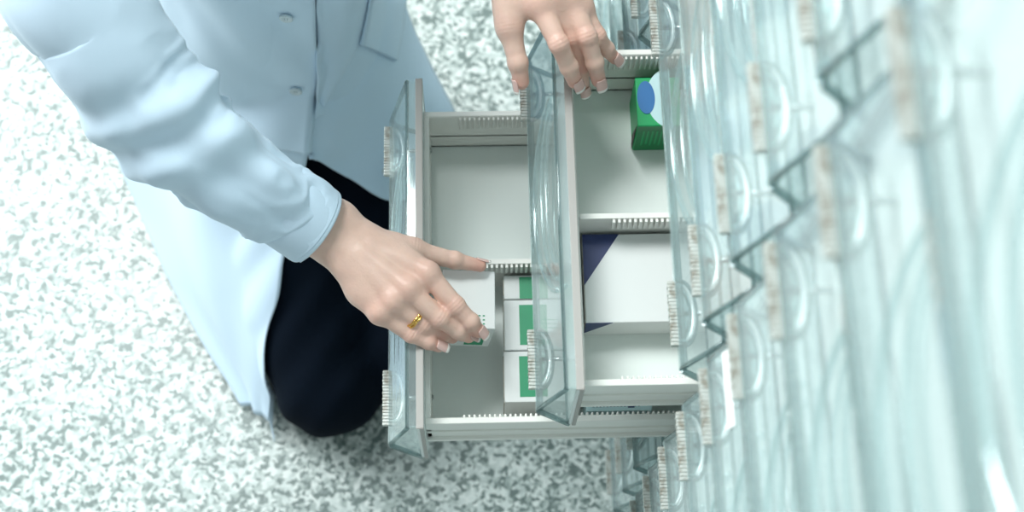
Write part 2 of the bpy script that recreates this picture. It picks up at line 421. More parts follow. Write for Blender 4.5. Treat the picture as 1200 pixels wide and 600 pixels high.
for (v0, v1, h, lab) in ((412, 470, hz, 'white carton with green stripe, nearest the camera in the lower drawer'), (352, 409, hz, 'white carton with green stripe, middle of the three in the lower drawer'), (323, 349, .046, 'white carton with green stripe, farthest of three, against the drawer divider')):
    c, lx, ly = top_rect(590, v0, 676, v1, tb_l + h)
    o = carton('medicine_carton', lx, ly, h, [('top', .215, .60, .10 if v0 > 330 else .0, .90 if v0 > 330 else .92, 'cardg')])
    o.location = (c.x, c.y, tb_l); tag(o, lab, 'box', gl)
# held carton
held = carton('medicine_carton', .0475, .055, .050, [('near', .50, .86, .10, .60, 'cardg')] + [('top', .60 + .08 * a, .64 + .08 * a, .07 + .07 * b, .09 + .07 * b, 'cardg') for a in range(3) for b in range(3)])
c, _, _ = top_rect(519, 319, 575, 391, -.166)
held.location = (c.x - .004, c.y + .002, -.2165); held.rotation_euler = (math.radians(-2), math.radians(7), math.radians(-1))
tag(held, 'small white carton gripped by the lower hand over the drawer', 'box')
# navy and white carton
c, lx, ly = top_rect(682, 275, 786, 377, tb_u + .035)
o = carton('medicine_carton', .115, ly, .035, polys=[('top', [(0, 1), (.28, 1), (.0, .42)], 'navy'), ('near', [(0, 1), (.20, 1), (.0, .2)], 'navy')])
o.location = (c.x - lx / 2 + .0575, c.y, tb_u); tag(o, 'large white carton with navy corner triangles in the upper drawer', 'box')
# green carton
c, lx, ly = top_rect(744, 91, 800, 147, tb_u + .052)
o = empty('medicine_carton', (c.x, c.y, tb_u)); lz = .052
bm = bmesh.new(); box(bm, -lx / 2, lx / 2, -ly / 2, ly / 2, 0, lz); bevel(link('carton_body', bm, M['green'], o), .0009)
bm = bmesh.new(); box(bm, -lx / 2 + .001, lx / 2 - .001, -ly / 2 - .0004, -ly / 2 + .0002, .001, lz - .001); link('printed_band', bm, M['dgreen'], o)
bm = bmesh.new(); slab(bm, [(-lx / 2 + lx * (.78 + .56 * math.cos(a)), ly * (.06 + .62 * math.sin(a)) * 1, lz - .0001) for a in [PI * .5 + PI * k / 20 for k in range(21)]] , (0, 0, 1), .0004)
link('printed_patch', bm, M['lblue'], o)
bm = bmesh.new(); slab(bm, [(-lx / 2 + lx * (.22 + .20 * math.cos(a)), ly * (.08 + .34 * math.sin(a)), lz + .0001) for a in [2 * PI * k / 28 for k in range(28)]], (0, 0, 1), .0006)
link('printed_patch', bm, M['blue'], o)
bm = bmesh.new()
for k in range(7): box(bm, -lx / 2 + .006 + k * .004, -lx / 2 + .0075 + k * .004, -ly / 2 - .0007, -ly / 2 - .0003, .012 + .003 * (k % 2), .042)
link('small_print', bm, M['green'], o)
bm = bmesh.new(); slab(bm, [(-lx / 2 - .0006, -ly / 2 + .001, lz - .002), (-lx / 2 - .0006, -ly / 2 + .010, .012), (-lx / 2 - .0006, -ly / 2 + .006, .002), (-lx / 2 - .0006, -ly / 2 + .001, .002)], (-1, 0, 0), .0003)
link('open_flap', bm, M['dark'], o)
tag(o, 'bright green carton with blue oval at the far end of the upper drawer', 'box')
# printed carton just showing between the two drawers
a = at(700, 484, tb_l + .045); b = at(752, 484, tb_l + .045)
o = empty('medicine_carton', ((a.x + b.x) / 2, -.245, tb_l)); lx = b.x - a.x + .02
bm = bmesh.new(); box(bm, -lx / 2, lx / 2, -.026, .026, 0, .045); bevel(link('carton_body', bm, M['lblue'], o), .0009)
bm = bmesh.new()
for k in range(14): box(bm, -lx / 2 + .006 + k * .0032, -lx / 2 + .0075 + k * .0032, -.022, -.016, .0449, .0453)
box(bm, .008, .014, -.023, -.015, .0449, .0453)
link('small_print', bm, M['navy'], o)
tag(o, 'pale blue printed carton in lower drawer, glimpsed under the upper drawer', 'box')

# ------------------------------------------------------------------ implicit surfaces for the figure
def sd_cone(P, a, b, ra, rb, sq=None):
    a = np.array(a, float); b = np.array(b, float); ab = b - a
    L = max(ab @ ab, 1e-9); t = np.clip(((P - a) @ ab) / L, 0, 1)
    Q = P - (a + t[..., None] * ab)
    if sq is not None:         # flatten along direction sq[0] by factor sq[1]
        n = np.array(sq[0], float); n /= np.linalg.norm(n); dn = Q @ n
        Q = Q + (dn * (sq[1] - 1))[..., None] * n
    return np.sqrt((Q * Q).sum(-1)) - (ra + (rb - ra) * t)
def smin(a, b, k):
    h = np.clip(.5 + .5 * (b - a) / k, 0, 1)
    return b * (1 - h) + a * h - k * h * (1 - h)
def surface(fn, lo, hi, vx):
    lo = np.array(lo) - 2 * vx; hi = np.array(hi) + 2 * vx
    n = np.ceil((hi - lo) / vx).astype(int) + 1
    ax = [lo[i] + vx * np.arange(n[i]) for i in range(3)]
    G = np.stack(np.meshgrid(*ax, indexing='ij'), -1)
    D = np.concatenate([fn(G[i:i + 8]) for i in range(0, n[0], 8)], 0)
    ins = D < 0
    c = np.zeros((n[0] - 1, n[1] - 1, n[2] - 1), int)
    for i in (0, 1):
        for j in (0, 1):
            for k in (0, 1): c += ins[i:n[0] - 1 + i, j:n[1] - 1 + j, k:n[2] - 1 + k]
    act = (c > 0) & (c < 8); idx = -np.ones(act.shape, int); cells = np.argwhere(act); idx[act] = np.arange(len(cells))
    acc = np.zeros((len(cells), 3)); cnt = np.zeros(len(cells))
    corners = [(i, j, k) for i in (0, 1) for j in (0, 1) for k in (0, 1)]
    for A in corners:
        for B in corners:
            if sum(abs(np.subtract(A, B))) == 1 and A < B:
                ia = cells + A; ib = cells + B
                da = D[tuple(ia.T)]; db = D[tuple(ib.T)]; m = (da < 0) != (db < 0)
                t = np.where(m, da / np.where(m, da - db, 1), 0)
                acc += np.where(m[:, None], ia + t[:, None] * (ib - ia), 0); cnt += m
    V = lo + vx * acc / cnt[:, None]
    F = []
    for a in range(3):
        b, d = (a + 1) % 3, (a + 2) % 3
        sl = [slice(None)] * 3; s2 = [slice(None)] * 3; sl[a] = slice(0, -1); s2[a] = slice(1, None)
        A = ins[tuple(sl)]; B = ins[tuple(s2)]
        E = np.argwhere(A != B); E = E[(E[:, b] > 0) & (E[:, d] > 0) & (E[:, b] < n[b] - 1) & (E[:, d] < n[d] - 1)]
        eb = np.zeros(3, int); eb[b] = 1; ed = np.zeros(3, int); ed[d] = 1
        q = np.stack([idx[tuple((E - eb - ed).T)], idx[tuple((E - ed).T)], idx[tuple(E.T)], idx[tuple((E - eb).T)]], 1)
        flip = B[tuple(E.T)]
        q[flip] = q[flip][:, ::-1]; F.append(q)
    F = np.concatenate(F); F = F[(F >= 0).all(1)]
    # pull vertices on to the surface, then return
    for _ in range(2):
        e = vx * .3; g = np.stack([fn(V + np.eye(3)[i] * e) - fn(V - np.eye(3)[i] * e) for i in range(3)], -1) / (2 * e)
        V = V - (fn(V) / np.maximum((g * g).sum(-1), .3))[:, None] * g
    return V, F
def grad(fn, P, e=.002):
    return np.stack([fn(P + np.eye(3)[i] * e) - fn(P - np.eye(3)[i] * e) for i in range(3)], -1) / (2 * e)

# ---- hands: px, py, height, radius
def chain(spec): return [(np.array(at(u, v, z)), r) for u, v, z, r in spec]
RH = dict(
    index=chain([(501, 321, -.126, .0102), (534, 358, -.137, .0086), (552, 377, -.147, .0076), (561, 388, -.1565, .0064)]),
    middle=chain([(477, 339, -.123, .0102), (515, 373, -.139, .0087), (537, 388, -.155, .0077), (549, 394, -.166, .0066)]),
    ring=chain([(459, 353, -.127, .0098), (496, 381, -.147, .0083), (519, 391, -.166, .0073), (530, 395, -.178, .0063)]),
    little=chain([(445, 366, -.134, .0092), (482, 392, -.149, .0075), (502, 401, -.157, .0066), (514, 406, -.163, .0056)]),
    thumb=chain([(425, 281, -.132, .0125), (484, 294, -.140, .0105), (533, 305, -.1515, .0080), (563, 311.5, -.159, .0058)]),
    wrist=[np.array(at(396, 257, -.118)), np.array(at(389, 270, -.118)), np.array(at(382, 284, -.120))],
    arm=np.array(at(303, 223, -.078)), fa=.021)
LH = dict(
    index=chain([(632, 6, .020, .0102), (655, 52, .013, .0085), (667, 79, -.008, .0078), (673.5, 95, -.024, .0068)]),
    middle=chain([(652, -6, .022, .0102), (672, 44, .000, .0086), (680, 78, -.030, .0078), (683, 102, -.056, .0066)]),
    ring=chain([(668, -2, .018, .0098), (688, 43, .008, .0084), (697, 74, -.012, .0076), (701.5, 94, -.029, .0066)]),
    little=chain([(682, 10, .008, .0090), (700, 42, -.004, .0074), (711, 58, -.020, .0066), (720, 68, -.031, .0056)]),
    thumb=chain([(592, -22, .018, .0125), (597, 32, .006, .0102), (607, 74, -.008, .0086), (611, 96, -.020, .0070)]),
    wrist=[np.array(at(612, -62, .030)), np.array(at(628, -66, .032)), np.array(at(644, -70, .030))],
    arm=np.array(at(640, -260, -.01)), fa=.021)
def hand_fn(Hd, palm_dir):
    W = Hd['wrist']; down = np.array(palm_dir)
    def f(P):
        d = None
        for w, k in zip((W[0], W[1], W[1], W[2]), ('index', 'middle', 'ring', 'little')):
            mcp, r = Hd[k][0]
            c = sd_cone(P, w + down * .002, mcp + down * .003, .0125, r * 1.12); d = c if d is None else smin(d, c, .014)
            mid = w * .35 + mcp * .65
            d = smin(d, sd_cone(P, mid + down * .008, mid + down * .008, .011, .011), .012)
        th = Hd['thumb']; im = Hd['index'][0][0]
        d = smin(d, sd_cone(P, W[0] + down * .006, th[0][0], .0135, th[0][1]), .012)
        d = smin(d, sd_cone(P, th[0][0], th[1][0], th[0][1], th[1][1]), .011)
        web = th[1][0] * .62 + th[0][0] * .38
        d = smin(d, sd_cone(P, web, im * .8 + W[0] * .2 + down * .004, .0085, .009), .012)
        # forearm, slightly wider than thick
        for w in W: d = smin(d, sd_cone(P, w, Hd['arm'] + (w - W[1]) * 1.0, .0165, Hd['fa']), .010)
        for k in ('index', 'middle', 'ring', 'little', 'thumb'):
            ch = Hd[k]; fd = None
            for (a, ra), (b, rb) in zip(ch[(1 if k == 'thumb' else 0):], ch[(2 if k == 'thumb' else 1):]):
                c = sd_cone(P, a, b, ra * .93, rb * .94); fd = c if fd is None else smin(fd, c, .0025)
            for (j, rj) in ch[1:3]: # knuckle swelling
                q = sd_cone(P, j - down * .0012, j - down * .0012, rj * .93, rj * .93); fd = smin(fd, q, .003)
            # dorsal skin creases over the middle joint
            a, ra = ch[1]; b, _ = ch[2]; a0, _ = ch[0]; t = (b - a0) / np.linalg.norm(b - a0)
            Q = P - a; s = Q @ t; dors = -(Q @ down)
            env = np.exp(-(s / .0055) ** 2) * np.clip(dors / ra, 0, 1) * (np.abs((Q * Q).sum(-1)) < (2.2 * ra) ** 2)
            fd = fd + .00042 * env * (np.cos(s * 2 * PI / .0030) + 1) 
            d = smin(d, fd, .0045 if k != 'thumb' else .008) if True else d
        # knuckle heads and tendons
        for k in ('index', 'middle', 'ring', 'little'):
            m_, r = Hd[k][0]
            d = smin(d, sd_cone(P, m_ - down * .0032, m_ - down * .0032, r * .92, r * .92), .006)
            d = smin(d, sd_cone(P, m_ - down * .006, m_ * .4 + W[1] * .6 - down * .0075, .0048, .0035), .006)
        return d
    return f
def chains_smooth_fingers(Hd, palm_dir):
    """fingers blend into the palm but stay apart from each other"""
    return hand_fn(Hd, palm_dir)
def hand_mesh(Hd, palm_dir, vx):
    f = hand_fn(Hd, palm_dir)
    pts = np.array([q[0] for k in ('index', 'middle', 'ring', 'little', 'thumb') for q in Hd[k]] + Hd['wrist'] + [Hd['arm']])
    V, F = surface(f, pts.min(0) - .03, pts.max(0) + .03, vx)
    tone = np.zeros(len(V))
    for k in ('index', 'middle', 'ring', 'little', 'thumb'):
        ch = Hd[k]
        for j, (amp, s) in enumerate(((.55, .010), (.60, .0075), (.35, .006), (.75, .010))):
            d2 = ((V - ch[j][0]) ** 2).sum(1); tone = np.maximum(tone, amp * np.exp(-d2 / (2 * s * s)) )
    return V, F, tone
down_r = np.array([-.12, -.10, -1.0]); down_r /= np.linalg.norm(down_r)
down_l = np.array([.05, -.25, -1.0]); down_l /= np.linalg.norm(down_l)
VR, FR, TR = hand_mesh(RH, down_r, .0013)
VL, FL, TL = hand_mesh(LH, down_l, .0013)

# ---- body
Rsh, Lsh = np.array((-.50, .16, .15)), np.array((-.20, .29, .14))
Rel = np.array(at(188, 138, -.006)); Lel = np.array((-.075, .29, -.07))
Rhip, Lhip = np.array((-.450, .27, -.515)), np.array((-.355, .28, -.515))
Rkn, Lkn = np.array((-.337, -.115, -.678)), np.array((-.246, -.07, -.685))
Ran, Lan = np.array((-.43, .33, -.70)), np.array((-.32, .34, -.70))
neck = np.array((-.345, .235, .20)); head = np.array((-.335, .185, .335))
BODY = [ # a, b, ra, rb, blend
    (Rhip, Lhip, .095, .095, .05), ((-.37, .265, -.42), (-.36, .25, -.18), .100, .090, .06), ((-.38, .245, -.05), (-.29, .265, -.05), .09, .09, .06),
    ((-.40, .21, .07), (-.28, .25, .07), .085, .085, .06), (Rsh, Lsh, .042, .045, .05), ((-.345, .24, .12), neck, .058, .052, .04), (neck, head, .05, .05, .03),
    (Rsh, Rel, .036, .033, .02), (Lsh, Lel, .046, .036, .03), (Rel, RH['arm'], .033, .023, .015), (Lel, LH['arm'], .036, .028, .02),
    (RH['arm'], RH['wrist'][1] * .6 + RH['arm'] * .4, .021, .017, .01), (LH['arm'], LH['wrist'][1] * .6 + LH['arm'] * .4, .024, .018, .02),
    (Rhip, Rkn, .078, .052, .04), (Lhip, Lkn, .078, .052, .04), (Rkn, Ran, .045, .032, .02), (Lkn, Lan, .045, .032, .02),
    (Ran, Ran + np.array((.0, .09, -.012)), .028, .022, .02), (Lan, Lan + np.array((.0, .09, -.012)), .028, .022, .02)]
fwd = np.array((.05, -.80, -.60)); fwd /= np.linalg.norm(fwd); upv = np.array((.0, -.60, .80)); side = np.cross(fwd, upv)
def hp(f_, s_, u_): return head + fwd * f_ + side * s_ + upv * u_
def body_fn(P):
    d = None
    for a, b, ra, rb, k in BODY:
        c = sd_cone(P, a, b, ra, rb); d = c if d is None else smin(d, c, k)
    d = smin(d, sd_cone(P, hp(-.02, 0, .035), hp(.015, 0, .03), .078, .072), .02)
    d = smin(d, sd_cone(P, hp(.035, 0, -.03), hp(.052, 0, -.062), .048, .028), .03)
    d = smin(d, sd_cone(P, hp(.082, 0, .02), hp(.100, 0, -.012), .006, .010), .012)     # nose
    for s in (-1, 1):
        d = np.maximum(d, -(sd_cone(P, hp(.092, s * .030, .022), hp(.092, s * .030, .022), .012, .012)))
        d = smin(d, sd_cone(P, hp(-.005, s * .075, .02), hp(-.012, s * .080, -.015), .012, .008), .006)   # ears
    d = smin(d, sd_cone(P, hp(.083, -.014, -.040), hp(.083, .014, -.040), .007, .007), .006)   # lips
    return d
VB, FB = surface(body_fn, (-.62, -.22, -.75), (.02, .50, .50), .0085)
V = np.concatenate([VB, VR, VL]); F = np.concatenate([FB, FR + len(VB), FL + len(VB) + len(VR)]); T = np.concatenate([np.zeros(len(VB)), TR, TL])
me = bpy.data.meshes.new('person'); me.from_pydata(V.tolist(), [], F.tolist()); me.update()
at_ = me.attributes.new('tone', 'FLOAT', 'POINT'); at_.data.foreach_set('value', T.astype(np.float32))
person = link('person', me, M['skin'], smooth=True)
tag(person, 'person in pale blue lab coat kneeling and reaching into the open drawers', 'person')
for s in (-1, 1):
    bm = bmesh.new(); bmesh.ops.create_uvsphere(bm, u_segments=16, v_segments=10, radius=.0115)
    e = link('eye', bm, M['eye'], person, smooth=True); e.location = hp(.080, s * .030, .022)

# nails
def nail(tip, prev, r, dorsal, width=.0108, length=.0130, off=0.0):
    tip = Vector(tip); prev = Vector(prev); t = (tip - prev).normalized(); n = Vector(dorsal); n = (n - t * n.dot(t)).normalized(); s = t.cross(n)
    bm = bmesh.new(); NU, NV = 10, 10; rows = []
    for j in range(NV + 1):
        q = j / NV; l = (q - .52) * length + r * .35 + off; row = []
        wj = width * .5 * (min(1, .72 + 1.2 * q) if q < .25 else 1) * (1 - .25 * max(0, (q - .8) / .2) ** 2)
        for i in range(NU + 1):
            a = (i / NU * 2 - 1); ang = a * 1.0
            rr = r * 1.035
            lift = rr * math.cos(ang * wj / (r)) ; sd = rr * math.sin(ang * wj / r)
            c = tip + t * l
            row.append(bm.verts.new(c + n * (lift + .0004 - .0012 * max(0, q - .75)) + s * sd))
        rows.append(row)
    for j in range(NV):
        for i in range(NU):
            f = bm.faces.new((rows[j][i], rows[j][i + 1], rows[j + 1][i + 1], rows[j + 1][i])); f.smooth = True
            f.material_index = 1 if j >= NV - 2 else 0
    bmesh.ops.recalc_face_normals(bm, faces=bm.faces)
    o = link('fingernail', bm, None, person, mats=[M['nail'], M['nailtip']])
    md = o.modifiers.new('s', 'SOLIDIFY'); md.thickness = .0008; md.offset = 0
    return o
for Hd, dn in ((RH, down_r), (LH, down_l)):
    for k in ('index', 'middle', 'ring', 'little', 'thumb'):
        ch = Hd[k]; dd = -dn
        if Hd is LH: dd = np.array((.15, -.35, 1.0)) if k != 'thumb' else np.array((-1.0, -.1, .45))
        if Hd is RH and k == 'thumb': dd = np.array((.1, 1, .25))
        nail(ch[3][0], ch[2][0], ch[3][1], dd)
# gold ring on the ring finger
a, ra = RH['ring'][0]; b, rb = RH['ring'][1]; a = Vector(a); b = Vector(b); t = (b - a).normalized(); c = a.lerp(b, .70)
u_ = t.orthogonal().normalized(); v_ = t.cross(u_); rr = ra + (rb - ra) * .74 + .0008
bm = bmesh.new()
for ph, amp in ((0, .0016), (PI * .66, .0016), (PI * 1.33, .0016)):
    pts = [c + (u_ * math.cos(q) + v_ * math.sin(q)) * rr + t * (amp * math.sin(2 * q + ph)) for q in [2 * PI * k / 48 for k in range(49)]]
    tube(bm, pts, .00095, 8, False)
link('ring', bm, M['gold'], person, smooth=True)

# trousers
TRO = [(Rhip, Rkn, .098, .066, .03), (Lhip, Lkn, .082, .058, .03), (Rhip, Lhip, .088, .088, .05), (Rkn, Ran, .060, .052, .02), (Lkn, Lan, .060, .052, .02), ((-.385, .27, -.44), (-.38, .26, -.36), .104, .102, .04)]
def tro_fn(P):
    d = None
    for a, b, ra, rb, k in TRO:
        c = sd_cone(P, a, b, ra, rb); d = c if d is None else smin(d, c, k)
    w = .0025 * np.sin(P[..., 1] * 70 + 12 * np.sin(P[..., 0] * 9) + P[..., 2] * 30)
    return np.maximum(d + w * .6, FZ + .001 - P[..., 2])
V, F = surface(tro_fn, (-.56, -.2, -.75), (-.08, .42, -.24), .007)
me = bpy.data.meshes.new('trousers'); me.from_pydata(V.tolist(), [], F.tolist()); me.update()
link('trousers', me, M['trouser'], person, smooth=True)
for an in (Ran, Lan):
    sf = lambda P: smin(sd_cone(P, an + np.array((0, .01, -.005)), an + np.array((0, .11, -.016)), .038, .030), sd_cone(P, an + np.array((0, .1, -.018)), an + np.array((0, .13, -.02)), .03, .026), .02)
    V, F = surface(sf, an - .06, an + np.array((.06, .2, .06)), .006)
    me = bpy.data.meshes.new('shoe'); me.from_pydata(V.tolist(), [], F.tolist()); me.update(); link('shoe', me, M['shoe'], person, smooth=True)
# hair
def hair_fn(P):
    d = sd_cone(P, hp(-.030, 0, .045), hp(-.015, 0, .052), .088, .078)
    d = smin(d, sd_cone(P, hp(-.06, 0, 0), hp(-.07, 0, -.03), .06, .045), .02)
    d = smin(d, sd_cone(P, hp(-.115, 0, .0), hp(-.125, 0, -.01), .038, .034), .008)
    cut = (P - hp(.055, 0, .02)) @ fwd
    d = np.maximum(d, -sd_cone(P, hp(.075, 0, .0), hp(.075, 0, -.05), .062, .06))
    return d + .0012 * np.sin(((P - head) @ side) * 500)
V, F = surface(hair_fn, head - .2, head + .17, .004)
me = bpy.data.meshes.new('hair'); me.from_pydata(V.tolist(), [], F.tolist()); me.update(); link('hair', me, M['hair'], person, smooth=True)

# ------------------------------------------------------------------ the coat
def under(P): return np.minimum(tro_fn(P), body_fn(P))
def push(P, m=.006):
    P = np.array(P, float)
    for _ in range(4):
        d = under(P); k = d < m
        if not k.any(): break
        g = grad(under, P[k]); g /= np.maximum(np.linalg.norm(g, axis=1, keepdims=True), 1e-6)
        P[k] += g * (m - d[k])[:, None]
    P[:, 2] = np.maximum(P[:, 2], FZ + .003)
    return P
def cr(p, t):   # catmull-rom through rows of p
    n = len(p) - 1; x = min(max(t, 0), 1) * n; i = min(int(x), n - 1); f = x - i
    p0 = p[i - 1] if i > 0 else 2 * p[0] - p[1]; p1 = p[i]; p2 = p[i + 1]; p3 = p[i + 2] if i + 2 <= n else 2 * p[n] - p[n - 1]
    return .5 * ((2 * p1) + (-p0 + p2) * f + (2 * p0 - 5 * p1 + 4 * p2 - p3) * f * f + (-p0 + 3 * p1 - 3 * p2 + p3) * f ** 3)
def patch(grid, nu, nv, fold=None, mrg=.006, dopush=True):
    g = [np.array([np.array(at(*q)) if len(q) == 3 else np.array(q[1]) for q in row]) for row in grid]
    out = np.zeros((nv + 1, nu + 1, 3))
    for j in range(nv + 1):
        row = cr(np.array(g), j / nv)
        for i in range(nu + 1): out[j, i] = cr(row, i / nu)
    du = np.gradient(out, axis=1); dv = np.gradient(out, axis=0); n = np.cross(du, dv); n /= np.maximum(np.linalg.norm(n, axis=-1, keepdims=True), 1e-9)
    n *= np.sign(n[..., 2:3] + 1e-9)
    if fold is not None:
        for j in range(nv + 1):
            for i in range(nu + 1): out[j, i] += n[j, i] * fold(i / nu, j / nv, out[j, i])
    if dopush: out = push(out.reshape(-1, 3), mrg).reshape(out.shape)
    return out, n
CV, CF = [], []
def add_grid(G, closed=False):
    b = len(CV); nv, nu = G.shape[:2]; CV.extend(G.reshape(-1, 3).tolist())
    for j in range(nv - 1):
        for i in range(nu if closed else nu - 1):
            i2 = (i + 1) % nu; CF.append((b + j * nu + i, b + j * nu + i2, b + (j + 1) * nu + i2, b + (j + 1) * nu + i))
def N(p, s, seed=0): return noise.noise(Vector((p[0] * s + seed, p[1] * s + seed * 1.7, p[2] * s)))
# torso, buttoned in front
rings = [(-.47, -.385, .262, .140, .140), (-.40, -.385, .262, .132, .136), (-.30, -.378, .262, .128, .132), (-.18, -.355, .255, .132, .124), (-.06, -.345, .250, .150, .122), (.05, -.345, .245, .168, .120), (.12, -.348, .24, .172, .105), (.165, -.35, .235, .12, .08), (.19, -.35, .232, .075, .065)]
R_ = np.array(rings); nv, nu = 80, 96; G = np.zeros((nv + 1, nu, 3))
for j in range(nv + 1):
    z, cx, cy, rx, ry = cr(R_, j / nv)
    for i in range(nu):
        a = 2 * PI * i / nu; p = np.array((cx + rx * math.cos(a), cy + ry * math.sin(a), z))
        w_ = .010 * N((math.cos(a) * 1.2, math.sin(a) * 1.2, z * 5), 1.3, 3) + .005 * N((a * 2, z * 16 + a * 3, 0), 1, 5)
        tw = .30 * (z + .47) if z > -.1 else .30 * .37     # shoulders twist with the reach
        p += w_ * np.array((math.cos(a), math.sin(a), 0)); G[j, i] = p
G = push(G.reshape(-1, 3), .006).reshape(G.shape); add_grid(G, True)
# right skirt panel, draped over the outer thigh to the floor
def f1(u, v, p): return .006 * N((u * 2.5, v * 1.5, 0), 1.6, 2) + .004 * math.sin(u * 13 + v * 2) * v * (1 - .3 * v)
P1, n1 = patch([
    [(367, 60, -.33), (300, 40, -.33), (210, 40, -.36), (130, 60, -.42), (60, 90, -.48)],
    [(361, 178, -.435), (300, 165, -.425), (225, 160, -.45), (160, 140, -.50), (112, 140, -.55)],
    [(340, 268, -.52), (290, 262, -.515), (235, 258, -.54), (195, 255, -.59), (160, 232, -.63)],
    [(330, 340, -.575), (297, 340, -.57), (260, 340, -.60), (228, 338, -.64), (200, 325, -.68)],
    [(322, 415, -.63), (303, 415, -.63), (281, 415, -.66), (262, 415, -.69), (243, 410, -.71)],
    [(316, 492, -.71), (308, 488, -.71), (299, 482, -.72), (291, 476, -.73), (283, 470, -.738)]], 40, 60, f1)
add_grid(P1)
# turned-back front edge that hangs down to a point
P1b, _ = patch([
    [(333, 300, -.553), (336, 302, -.570)], [(327, 360, -.595), (331, 365, -.615)], [(318, 430, -.65), (325, 432, -.67)],
    [(315, 485, -.705), (320, 492, -.72)], [(317, 500, -.735), (321, 518, -.744)]], 4, 40, None, .003)
add_grid(P1b)
# left skirt panel over the other thigh
def f2(u, v, p): return .007 * N((u * 2, v * 2.2, 0), 1.5, 8) + .004 * math.sin(v * 9 + u * 7) * (1 - v) + .004 * math.sin(u * 5 - v * 4)
P2, n2 = patch([
    [(364, 20, -.30), (395, -10, -.31), (428, -40, -.36), (458, -50, -.43)],
    [(368, 85, -.37), (402, 50, -.38), (443, 20, -.43), (476, 5, -.52)],
    [(364, 140, -.41), (405, 115, -.43), (456, 85, -.48), (503, 66, -.58)],
    [(361, 181, -.44), (408, 172, -.475), (470, 158, -.53), (528, 128, -.62)],
    [(362, 182, -.445), (410, 209, -.50), (468, 235, -.555), (545, 190, -.655)]], 44, 60, f2)
add_grid(P2)
# placket strip with its loose fold
def f3(u, v, p): return .004 * math.sin(u * PI) + .003 * math.sin(v * 9 + u * 2)
from mathutils.bvhtree import BVHTree
def on_coat(cols, rows, lift, f=None):
    """a strip of cloth lying on the coat: rows of frame coordinates mapped on to the garment below"""
    tree = BVHTree.FromPolygons([tuple(v) for v in CV], [tuple(q) for q in CF]); g = []
    C0 = np.array([[np.array(q, float) for q in r] for r in rows]); out = np.zeros((len(rows) * 14, cols, 3)); nv = out.shape[0] - 1
    for j in range(nv + 1):
        r = cr(C0, j / nv)
        for i in range(cols):
            u, v = cr(r, i / (cols - 1)); d = RM @ np.array([(u - 600) / FPX, (300 - v) / FPX, -1.0])
            h, n, _, _ = tree.ray_cast(CAM, Vector(d))
            if h is None: out[j, i] = np.nan; continue
            n = n if n.dot(Vector(d)) < 0 else -n
            out[j, i] = np.array(h) + np.array(n) * (lift + (f(i / (cols - 1), j / nv) if f else 0))
    for _ in range(12):      # relax so the strip hangs smoothly
        o2 = out.copy(); o2[1:-1] = .5 * out[1:-1] + .25 * (out[:-2] + out[2:]); out = np.where(np.isnan(o2), out, o2)
    ok = ~np.isnan(out).any(axis=(1, 2)); return out[ok]
P3 = on_coat(25, [[(262, -40), (367, -40)], [(262, 20), (366, 20)], [(264, 85), (369, 85)], [(268, 130), (367, 130)], [(270, 170), (361, 179)]], .0008, lambda u, v: .007 * u * u + .0030 * math.sin(u * 5 + v * 7) * u)
add_grid(P3)
P4 = on_coat(13, [[(368, -40), (440, -40)], [(370, 20), (432, 5)], [(371, 60), (422, 40)], [(369, 100), (402, 78)], [(365, 138), (378, 120)]], .005, lambda u, v: .007 * math.sin(u * PI) ** 2)
add_grid(P4)
# sleeves
def sleeve(path, seg=72, n=200, seed=0, wr=1.0):
    Pp = np.array([list(p) + [r, q] for p, r, q in path]); G = np.zeros((n + 1, seg, 3)); up = None
    C = [cr(Pp, j / n) for j in range(n + 1)]
    for j in range(n + 1):
        t = Vector((C[min(j + 1, n)] - C[max(j - 1, 0)])[:3]).normalized()
        if up is None: up = Vector((0, 0, 1))
        up = (up - t * up.dot(t)).normalized(); s = t.cross(up); v = j / n; r = C[j][3]; sqz = C[j][4]
        for i in range(seg):
            a = 2 * PI * i / seg
            el = math.exp(-((v - .50) / .13) ** 2)        # crush folds at the elbow
            spiral = math.sin(v * 46 + 2.2 * math.sin(a + .6) + 2.5 * N((v * 4, a * .5, 0), 1, seed))
            w_ = .0052 * spiral * (.04 + .75 * el) + .008 * N((math.cos(a) * 1.1, math.sin(a) * 1.1, v * 4), 1.2, seed + 4) + .0035 * (1 - abs(N((math.cos(a) * 1.6 + v * 2, math.sin(a) * 1.6, v * 9), 1.1, seed + 9)) * 3) * v ** 1.5
            for q0, kk, am in ((.40, .030, .0035), (.445, .045, .0050), (.49, .020, .0055), (.535, -.035, .0050), (.585, .05, .0045), (.66, -.06, .0030), (.74, .07, .0030), (.83, -.05, .0028)):
                w_ += am * math.exp(-((v - q0 - kk * math.sin(a - .5) - .012 * N((a, v * 3, 0), 1, seed + q0)) / .016) ** 2) * (.45 + .55 * math.cos(a - 5.3 + q0 * 4)) * (seed == 0)
            w_ *= wr * min(1, (1 - v) * 5 + .0)
            rr = r + w_
            G[j, i] = C[j][:3] + np.array(up) * (rr * sqz * math.cos(a)) + np.array(s) * (rr * math.sin(a))
    return G, C
wrR = (RH['wrist'][1])
SR, SC = sleeve([(np.array(Rsh) + (.03, .05, .02), .078, 1), (np.array(at(70, -60, .095)), .057, 1), (np.array(at(112, 32, .055)), .052, .95), (np.array(at(150, 92, .022)), .050, .95), (np.array(at(200, 150, -.012)), .0475, .95),
             (np.array(at(255, 193, -.045)), .041, .95), (np.array(at(310, 228, -.078)), .0355, .92), (np.array(at(343, 249, -.1)), .0350, .9), (np.array(at(366, 263, -.113)), .0360, .9)], wr=1.1)
add_grid(SR, True)
wl = LH['wrist'][1]; la = LH['arm']
